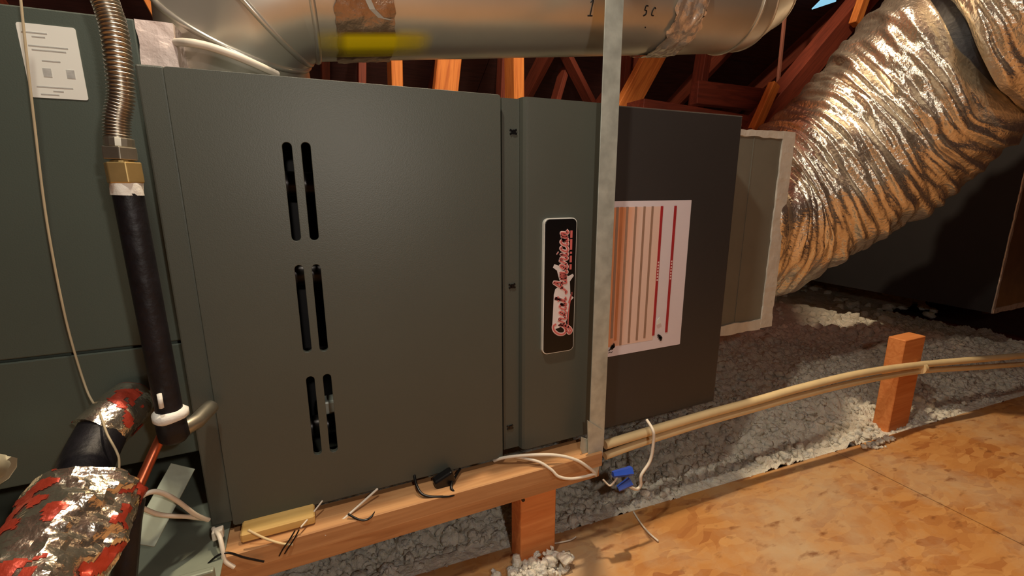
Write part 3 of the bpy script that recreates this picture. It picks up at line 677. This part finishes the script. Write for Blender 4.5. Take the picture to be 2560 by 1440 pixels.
# ------------------------------------------------------------------ hanging strap
stp = thing('hanger_strap', 'long galvanised hanger strap hanging in front of duct and furnace', 'strap', (.548, -.03, -.05))
x0, x1 = .5315, .5605
bm = new_bm(); poly_plate(bm, [(x0 + .001, -.010), (x1 + .0015, -.010), (x1 - .001, 2.30), (x0 - .0015, 2.30)], -.031, -.0294); o = mk('strap_band', bm, GALV_S, stp, bevel=.0003)
a = [at(u, v, Y=-.0325) for u, v in ((1468, 1050), (1506, 1074), (1506, 1135), (1490, 1192), (1482, 1186), (1470, 1135))]
bm = new_bm(); poly_plate(bm, [(q.x, q.z) for q in reversed(a)], -.0340, -.0318); mk('strap_foot', bm, GALV_S, stp, bevel=.0003)
a = [at(u, v, Y=-.028) for u, v in ((1453, 1092), (1470, 1098), (1478, 1150), (1486, 1190), (1462, 1150), (1450, 1120))]
bm = new_bm(); poly_plate(bm, [(q.x, q.z) for q in reversed(a)], -.0290, -.0276); mk('side_flange', bm, GALV_S, stp, bevel=.0003)

# ------------------------------------------------------------------ plenum and flexible duct
plm = thing('plenum', 'grey duct-board plenum box with white sealed edges right of the furnace', 'duct', (1.0, .33, .09))
bm = new_bm(); box(bm, (.8475, .1, .092), (1.116, .56, .523)); mk('plenum_box', bm, BOARD, plm, bevel=.002)
bm = new_bm(); box(bm, (.9985, .0985, .115), (1.0, .1005, .522)); mk('fold_seam', bm, BOARD, plm)
def strip(bm, lo, hi, cuts, axis):
    box(bm, lo, hi); bmesh.ops.subdivide_edges(bm, edges=[e for e in bm.edges if abs((e.verts[0].co - e.verts[1].co)[axis]) > .1], cuts=cuts)
    for v in bm.verts: v.co += Vector((noise.noise(v.co * 50), noise.noise(v.co * 50 + Vector((4, 0, 0))) * .4, noise.noise(v.co * 50 + Vector((0, 7, 0))))) * .0032
bm = new_bm(); strip(bm, (1.083, .0965, .092), (1.119, .1, .526), 40, 2); mk('sealed_edge', bm, MASTIC, plm)
bm = new_bm(); strip(bm, (.8485, .0968, .089), (1.083, .1, .113), 24, 0); mk('sealed_edge', bm, MASTIC, plm)
bm = new_bm(); strip(bm, (.8485, .0968, .513), (1.083, .1, .526), 24, 0); mk('sealed_edge', bm, MASTIC, plm)

FOILB = None
flx = thing('flexible_duct', 'fat crinkled silver foil duct curving up from the plenum', 'duct', (1.3, .25, .3))
FC = catmull([(1.124, .305, .300), (1.33, .290, .345), (1.535, .165, .540), (1.62, -.02, .80), (1.63, -.20, 1.0), (1.62, -.36, 1.14)], 60)
seg = [0.]
for i in range(1, len(FC)): seg.append(seg[-1] + (FC[i] - FC[i - 1]).length)
LT = seg[-1]
def along(s):
    s = max(0, min(LT, s)); 
    for i in range(1, len(seg)):
        if seg[i] >= s:
            f = (s - seg[i - 1]) / max(1e-9, seg[i] - seg[i - 1]); return FC[i - 1].lerp(FC[i], f)
    return FC[-1]
FRM = frames([along(LT * i / 400) for i in range(401)]); SKEW = .13
def frame_at(s):
    x = max(0, min(399.999, s / LT * 400)); i = int(x); f = x - i
    return FRM[i][0].lerp(FRM[i + 1][0], f), FRM[i][2].lerp(FRM[i + 1][2], f), FRM[i][3].lerp(FRM[i + 1][3], f)
def flex_section(s0, s1, r0, n=120, step=.0042, taper0=.0, taper1=.0):
    cnt = int((s1 - s0) / step); P = [along(s0 + (s1 - s0) * i / cnt) for i in range(cnt + 1)]
    bm = new_bm()
    def disp(f, a):
        s = s0 + (s1 - s0) * f
        ca, sa = math.cos(a), math.sin(a)
        wob = noise.noise(Vector((ca * 1.1, sa * 1.1, s * 7))) * .018
        ph = (s + wob) / .031
        saw = abs((ph % 1) * 2 - 1)
        d = .008 * (saw - .5) * (.5 + .8 * abs(noise.noise(Vector((ca * 2, sa * 2, s * 20 + 9)))))
        d += .014 * noise.noise(Vector((ca * 2.2, sa * 2.2, s * 38)))
        d += .006 * noise.noise(Vector((ca * 4, sa * 4, s * 95 + 4)))
        d += .014 * noise.noise(Vector((ca * 1.3, sa * 1.3, s * 6 + 2)))
        if taper1: 
            q = (s1 - s); 
            if q < .05: d -= taper1 * (1 - q / .05) ** 2
        if taper0:
            q = (s - s0)
            if q < .05: d -= taper0 * (1 - q / .05) ** 2
        return d
    # the crease runs obliquely: the sleeve reaches further along on its upper side
    rings = []
    for i in range(cnt + 1):
        f = i / cnt; ring = []
        for k in range(n):
            an = 2 * PI * k / n; sk = SKEW * max(0, math.sin(an)) ** 1.5 * (f ** 2 if taper1 else (1 - f) ** 2)
            if taper1: sk += .055 * max(0, -math.sin(an)) * f ** 2
            p, a_, u_ = frame_at(s0 + (s1 - s0) * f + sk)
            ring.append(bm.verts.new(p + (a_ * math.cos(an) + u_ * math.sin(an)) * ((r0(f) if callable(r0) else r0) + disp(f, an))))
        rings.append(ring)
    for i in range(cnt):
        for k in range(n): bm.faces.new((rings[i][k], rings[i][(k + 1) % n], rings[i + 1][(k + 1) % n], rings[i + 1][k]))
    bm.faces.new(rings[0]); bm.faces.new(list(reversed(rings[-1])))
    bmesh.ops.recalc_face_normals(bm, faces=bm.faces); return bm
S1 = seg[180] - .185; S2 = seg[180] - .148
mk('lower_sleeve', flex_section(0, S1, lambda f: .205 + .02 * f, taper1=.03), FOIL, flx, smooth=1)
bm = new_bm(); P = [along(S1 - .05 + (S2 - S1 + .24) * i / 14) for i in range(15)]; sweep(bm, P, .15, 40); o = mk('crease_shade', bm, BLACKPIPE, flx, smooth=1); o['label'] = 'black tube for the shade in the crease between the two foil sleeves'  # black tube paints the deep shade of the crease
mk('upper_sleeve', flex_section(S2, LT, .225, taper0=.03), FOIL, flx, smooth=1)

# big box duct at the right edge
bxd = thing('box_duct', 'large dark foil-faced box duct far right behind the foil duct', 'duct', (2.7, .5, 0))
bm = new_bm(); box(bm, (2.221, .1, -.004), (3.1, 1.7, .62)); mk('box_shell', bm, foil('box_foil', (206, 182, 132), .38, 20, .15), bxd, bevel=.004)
bm = new_bm(); box(bm, (2.2165, .101, -.004), (2.2205, 1.7, .62)); o = mk('shaded_side', bm, DARK, bxd); o['label'] = 'side of the box coloured black for shade'  # near-black slab paints the shade on the box's left face
bm = new_bm(); strip(bm, (2.214, .098, -.006), (2.226, .1015, .61), 40, 2); mk('corner_tape', bm, FOILT, bxd)
bm = new_bm(); strip(bm, (2.22, .0975, -.006), (3.09, .1, .012), 40, 0); mk('bottom_tape', bm, FOILT, bxd)

# ------------------------------------------------------------------ metal vent duct over the furnace
vd = thing('vent_duct', 'round galvanised metal vent duct crossing above the furnace', 'duct', (.5, .12, .7))
R0 = .09; A0 = Vector((.166, .12, .6695)); A1 = Vector((.905, .12, .7575)); AX = (A1 - A0).normalized()
bm = new_bm(); sweep(bm, [A0, A0.lerp(A1, .3), A0.lerp(A1, .6), A1], R0, 64, cap=False); mk('pipe', bm, GALV, vd, smooth=.8)
AN = Vector((0, -1, 0)); AU = Vector((-AX.z, 0, AX.x))       # front and up directions of the pipe
def on_pipe(s, ang, dr=0.): return A0 + AX * s + (AN * math.cos(ang) + AU * math.sin(ang)) * (R0 + dr)   # ang 0 = front, + = up
def patch(s0, s1, a0, a1, dr, ns, na, jit=0., sc=60, edge=0.):
    bm = new_bm(); g = []
    for i in range(ns + 1):
        row = []
        for j in range(na + 1):
            s = s0 + (s1 - s0) * i / ns; a = a0 + (a1 - a0) * j / na
            if edge and (i in (0, ns)): s += edge * noise.noise(Vector((a * 9, s * 30, 2)))
            if edge and (j in (0, na)): a += edge * 8 * noise.noise(Vector((s * 50, a, 5)))
            p = on_pipe(s, a); p = on_pipe(s, a, dr + jit * abs(noise.noise(p * sc)) + jit * .5 * abs(noise.noise(p * sc * 2.7)))
            row.append(bm.verts.new(p))
        g.append(row)
    for i in range(ns):
        for j in range(na): bm.faces.new((g[i][j], g[i + 1][j], g[i + 1][j + 1], g[i][j + 1]))
    bmesh.ops.recalc_face_normals(bm, faces=bm.faces)
    return bm
def bead(bm, c, ax_, r, tr):
    """raised seam ring"""
    a = ax_.cross(Vector((.3, .9, .2))).normalized(); b = ax_.cross(a); n = 56
    R_ = []
    for k in range(n):
        an = 2 * PI * k / n; e = a * math.cos(an) + b * math.sin(an)
        R_.append([bm.verts.new(c + e * (r + tr * math.cos(q)) + ax_ * tr * 1.4 * math.sin(q)) for q in (0, PI / 3, 2 * PI / 3, PI, 4 * PI / 3, 5 * PI / 3)])
    for k in range(n):
        for q in range(6): bm.faces.new((R_[k][q], R_[(k + 1) % n][q], R_[(k + 1) % n][(q + 1) % 6], R_[k][(q + 1) % 6]))
    bmesh.ops.recalc_face_normals(bm, faces=bm.faces)
def elbow(start, ax_, dr_, r, gap, angs, sub):
    """gored elbow: ax_ = travel direction, dr_ = turn direction; returns ring list"""
    bc = start + dr_ * (r + gap); out = []
    for a in angs:
        c = bc + (ax_ * math.sin(a) - dr_ * math.cos(a)) * (r + gap); d = ax_ * math.cos(a) + dr_ * math.sin(a)
        rad = -dr_ * math.cos(a) + ax_ * math.sin(a); out.append((c, d, rad))
    return out
def gore(bm, q0, q1, side, r, n=48):
    R_ = []
    for (c, d, rad) in (q0, q1): R_.append([bm.verts.new(c + (rad * math.cos(2 * PI * k / n) + side * math.sin(2 * PI * k / n)) * r) for k in range(n)])
    for k in range(n): bm.faces.new((R_[0][k], R_[0][(k + 1) % n], R_[1][(k + 1) % n], R_[1][k]))
    bmesh.ops.recalc_face_normals(bm, faces=bm.faces)
dn = Vector((0, .50, -.866)); dn = (dn - AX * dn.dot(AX)).normalized()
q = elbow(A0, -AX, dn, R0, .012, [math.radians(a) for a in (0, 8, 35, 62, 90)], None); side = AX.cross(dn)
for i in range(4):
    bm = new_bm(); gore(bm, q[i], q[i + 1], side, R0 + .001); mk('elbow_gore', bm, GALV, vd, smooth=.5)
bm = new_bm(); gore(bm, q[4], (q[4][0] + q[4][1] * .03, q[4][1], q[4][2]), side, R0); mk('elbow_gore', bm, GALV, vd, smooth=.5)
for i in (0, 2, 3):
    bm = new_bm(); bead(bm, q[i][0], q[i][1], R0 + .001, .0028); mk('seam_bead', bm, GALV, vd, smooth=1)
upd = Vector((0, .19, .98)); upd = (upd - AX * upd.dot(AX)).normalized()
q = elbow(A1, AX, upd, R0, .012, [math.radians(a) for a in (0, 14, 38, 64, 90)], None); side = AX.cross(upd)
for i in range(4):
    bm = new_bm(); gore(bm, q[i], q[i + 1], side, R0 + .0015); mk('elbow_gore', bm, GALV, vd, smooth=.5)
bm = new_bm(); gore(bm, q[4], (q[4][0] + q[4][1] * 1.02, q[4][1], q[4][2]), side, R0); mk('unseen_riser', bm, GALV, vd, smooth=.5)  # unseen riser, added and leaned back to shade the bed behind the plenum
for i in (0, 1, 2, 3):
    bm = new_bm(); bead(bm, q[i][0], q[i][1], R0 + .0015, .0018); mk('seam_bead', bm, GALV, vd, smooth=1)
# foil tape joints, yellow streak, marker writing
TAPEB = mat('tan_foil_tape', (176, 150, 128), .3, .85, .2, 30, .7, 60)
mk('joint_tape', patch(.024, .096, -1.75, 2.2, .0012, 22, 60, .0022, 50, .004), TAPEB, vd, smooth=.5)
s_t = (at(1690, 100, Y=.03) - A0).dot(AX)
mk('crinkled_tape', patch(s_t + .01, s_t + .075, -2.0, 2.2, .002, 30, 80, .006, 45, .009), FOILT, vd, smooth=.5)
bm = new_bm(); a = [(.060, -.25), (.062, -.42), (.068, -.58), (.078, -.68), (.092, -.71)]
for i, (s, an) in enumerate(a):
    pass
P = [on_pipe(s, an, .004) for s, an in a]
pv = []
for i, p in enumerate(P):
    pv.append((bm.verts.new(p - AX * .0035), bm.verts.new(p + AX * .0035)))
for i in range(len(pv) - 1): bm.faces.new((pv[i][0], pv[i][1], pv[i + 1][1], pv[i + 1][0]))
bmesh.ops.solidify(bm, geom=bm.faces[:], thickness=.0006); mk('peeling_strip', bm, PAPER, vd)
bm = patch(.0, .15, -1.34, -.86, .0042, 40, 10)  # soft-edged yellow patch, its alpha fading towards the borders
ym, t_, b_ = newmat('yellow_streak'); N = t_.nodes; L = t_.links
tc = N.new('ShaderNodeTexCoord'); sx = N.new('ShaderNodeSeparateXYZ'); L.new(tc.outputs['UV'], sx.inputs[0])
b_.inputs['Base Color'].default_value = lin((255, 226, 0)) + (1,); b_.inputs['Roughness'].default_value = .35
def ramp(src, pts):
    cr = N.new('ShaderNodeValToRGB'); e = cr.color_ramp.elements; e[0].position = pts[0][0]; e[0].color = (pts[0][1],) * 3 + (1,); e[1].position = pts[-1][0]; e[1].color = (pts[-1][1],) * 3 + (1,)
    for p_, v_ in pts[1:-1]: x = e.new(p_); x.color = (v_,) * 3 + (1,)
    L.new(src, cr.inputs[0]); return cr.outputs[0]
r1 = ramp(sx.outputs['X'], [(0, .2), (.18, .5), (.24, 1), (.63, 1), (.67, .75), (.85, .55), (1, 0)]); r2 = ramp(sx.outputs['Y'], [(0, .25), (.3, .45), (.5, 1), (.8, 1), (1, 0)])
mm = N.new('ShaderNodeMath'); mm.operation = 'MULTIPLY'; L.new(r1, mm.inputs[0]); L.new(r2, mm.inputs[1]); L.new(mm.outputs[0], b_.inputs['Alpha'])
me_o = mk('yellow_streak', bm, ym, vd, smooth=1); me = me_o.data; uv = me.uv_layers.new(name='UVMap')
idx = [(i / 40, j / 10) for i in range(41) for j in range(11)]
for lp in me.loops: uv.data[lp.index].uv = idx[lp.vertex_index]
def mark_strokes(u, v, strokes, sc):
    """marker pen: strokes in letter units drawn on the pipe surface around the photo point"""
    p = at(u, v, Y=.035); s = (p - A0).dot(AX); ang = math.asin(max(-1, min(1, (p - A0).dot(AU) / R0)))
    for stq in strokes:
        pts = [on_pipe(s + x * sc, ang + y * sc / R0, .0006) for x, y in stq]
        bm = new_bm(); sweep(bm, catmull(pts, 4), .0009, 6); mk('marker_stroke', bm, MARK, vd)
mark_strokes(1485, 16, [[(-.3, .6), (.05, .9), (0, 0), (0, -.9)], [(-.35, -.9), (.35, -.9)]], .0115)
mark_strokes(1542, 20, [[(.1, 1), (-.35, .3), (-.3, -.7), (.0, -1), (.3, -.4), (.3, .6), (.05, 1)]], .0115)
mark_strokes(1622, 24, [[(.3, .9), (-.2, .9), (-.25, .2), (.2, .1), (.25, -.5), (-.25, -.8)]], .008)
mark_strokes(1642, 26, [[(.35, .6), (0, .8), (-.3, .2), (-.2, -.5), (.3, -.6)]], .008)
mark_strokes(1636, 57, [[(0, .1), (.1, -.1)]], .008)
o = tube('white_cable', [at(420, 108, Y=.08), at(462, 106, Y=.02), at(520, 116, Y=.01), at(590, 140, Y=.01), at(650, 166, Y=.02), at(692, 186, Y=.04)], .0042, WHITE); tag(rebase(o), 'white cable sagging across the vent elbow behind the furnace top', 'cable')

# ------------------------------------------------------------------ timbers in the dark attic behind
def stick(u0, v0, u1, v1, y, w_, d_, mt, label, up_=.6, down=.6, group='roof timbers behind the furnace', y1=None):
    a = at(u0, v0, Y=y); b = at(u1, v1, Y=y if y1 is None else y1); d = (b - a).normalized()
    return timber('roof_timber', a - d * up_, b + d * down, w_, d_, mt, label, 'timber', group)
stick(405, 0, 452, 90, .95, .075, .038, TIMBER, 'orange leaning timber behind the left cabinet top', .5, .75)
stick(904, 150, 904, 205, 1.9, .036, .08, TIMBER_DIM, 'dim narrow stud under the duct, furthest left of the studs', 1.0, .9)
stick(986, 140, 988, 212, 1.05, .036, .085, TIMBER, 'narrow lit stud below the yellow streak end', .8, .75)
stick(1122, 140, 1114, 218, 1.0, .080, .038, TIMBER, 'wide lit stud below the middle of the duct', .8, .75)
stick(1256, 140, 1252, 235, 2.0, .030, .08, TIMBER_DIM, 'thin dim stud just left of the narrow lit one', .9, .9)
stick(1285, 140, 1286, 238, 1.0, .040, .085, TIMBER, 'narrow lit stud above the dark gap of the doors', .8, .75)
stick(1416, 140, 1468, 242, 1.9, .030, .085, TIMBER_DIM, 'dim leaning timber left of the strap, tilting right', .6, .8)
stick(1412, 170, 1392, 240, 2.0, .030, .085, TIMBER_DIM, 'dim leaning timber left of the strap, tilting left', .0, .8)
stick(1562, 135, 1556, 200, 1.7, .036, .085, TIMBER_DIM, 'dim stud right of the strap behind the bright brace', .8, 1.0)
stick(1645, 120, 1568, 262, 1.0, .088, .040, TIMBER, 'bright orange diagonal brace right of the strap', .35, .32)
stick(1760, 130, 1744, 235, 1.0, .036, .06, TIMBER_DIM, 'reddish stud below the right end of the duct', .7, .9)
stick(1735, 232, 1950, 256, .90, .088, .040, TIMBER_DIM, 'reddish short crosspiece below the duct elbow', .0, .0)
stick(1690, 285, 1910, 318, .86, .050, .10, TIMBER_DIM, 'reddish lower plate behind the dark right panel', .2, .1)
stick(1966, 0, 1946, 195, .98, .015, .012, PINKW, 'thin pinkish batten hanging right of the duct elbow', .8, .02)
stick(2172, -20, 1892, 318, .80, .085, .075, TIMBER_DIM, 'broad red diagonal rafter beside the foil duct', .5, .28)
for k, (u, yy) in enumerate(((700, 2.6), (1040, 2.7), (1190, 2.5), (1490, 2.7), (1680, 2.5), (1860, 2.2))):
    stick(u, 140, u + (-6, 4, -3, 5, -8, 6)[k], 230, yy, .036, .08, TIMBER_DIM, ['very dim stud far behind the vent elbow', 'very dim stud far behind, between the two left lit studs', 'very dim stud far behind, right of the wide lit stud', 'very dim stud far behind the strap', 'very dim stud far behind the bright diagonal brace', 'very dim stud far behind the duct elbow'][k], 1.0, .9)
stick(1936, 210, 1888, 318, .77, .040, .03, TIMBER, 'short orange stick standing in for the lit foot of the broad red rafter', .0, .1)  # added stick, its orange paints light on the rafter's foot
stick(2172, -40, 2136, 62, .74, .040, .03, TIMBER, 'short orange stick standing in for the lit upper end of the broad red rafter', .05, .0)  # added stick, orange for the light on the rafter's top end
# daylight leaking through a gap at the eave
def on_roof(u, v):
    d = RX * ((u - 1280) / CAM_F) + RY * ((v - 720) / CAM_F) + RZ          # meet the plane just under the rafters
    t = (2.75 - .62 * (CAM_C.y + .5) - .14 - CAM_C.z) / (d.z + .62 * d.y); return CAM_C + d * t
bm = new_bm(); qs = [on_roof(u, v) for u, v in ((2030, 24), (2090, 4), (2092, -8), (2052, 2))]
f_ = [bm.verts.new(q) for q in qs]; g_ = [bm.verts.new(q + Vector((0, .003, .006))) for q in qs]
bm.faces.new(f_); bm.faces.new(list(reversed(g_)))
for i in range(4): bm.faces.new((f_[i], f_[(i + 1) % 4], g_[(i + 1) % 4], g_[i]))
o = mk('roof_gap', bm, BLUEGLASS); tag(rebase(o), 'small blue slit of daylight high in the dark roof', 'gap')
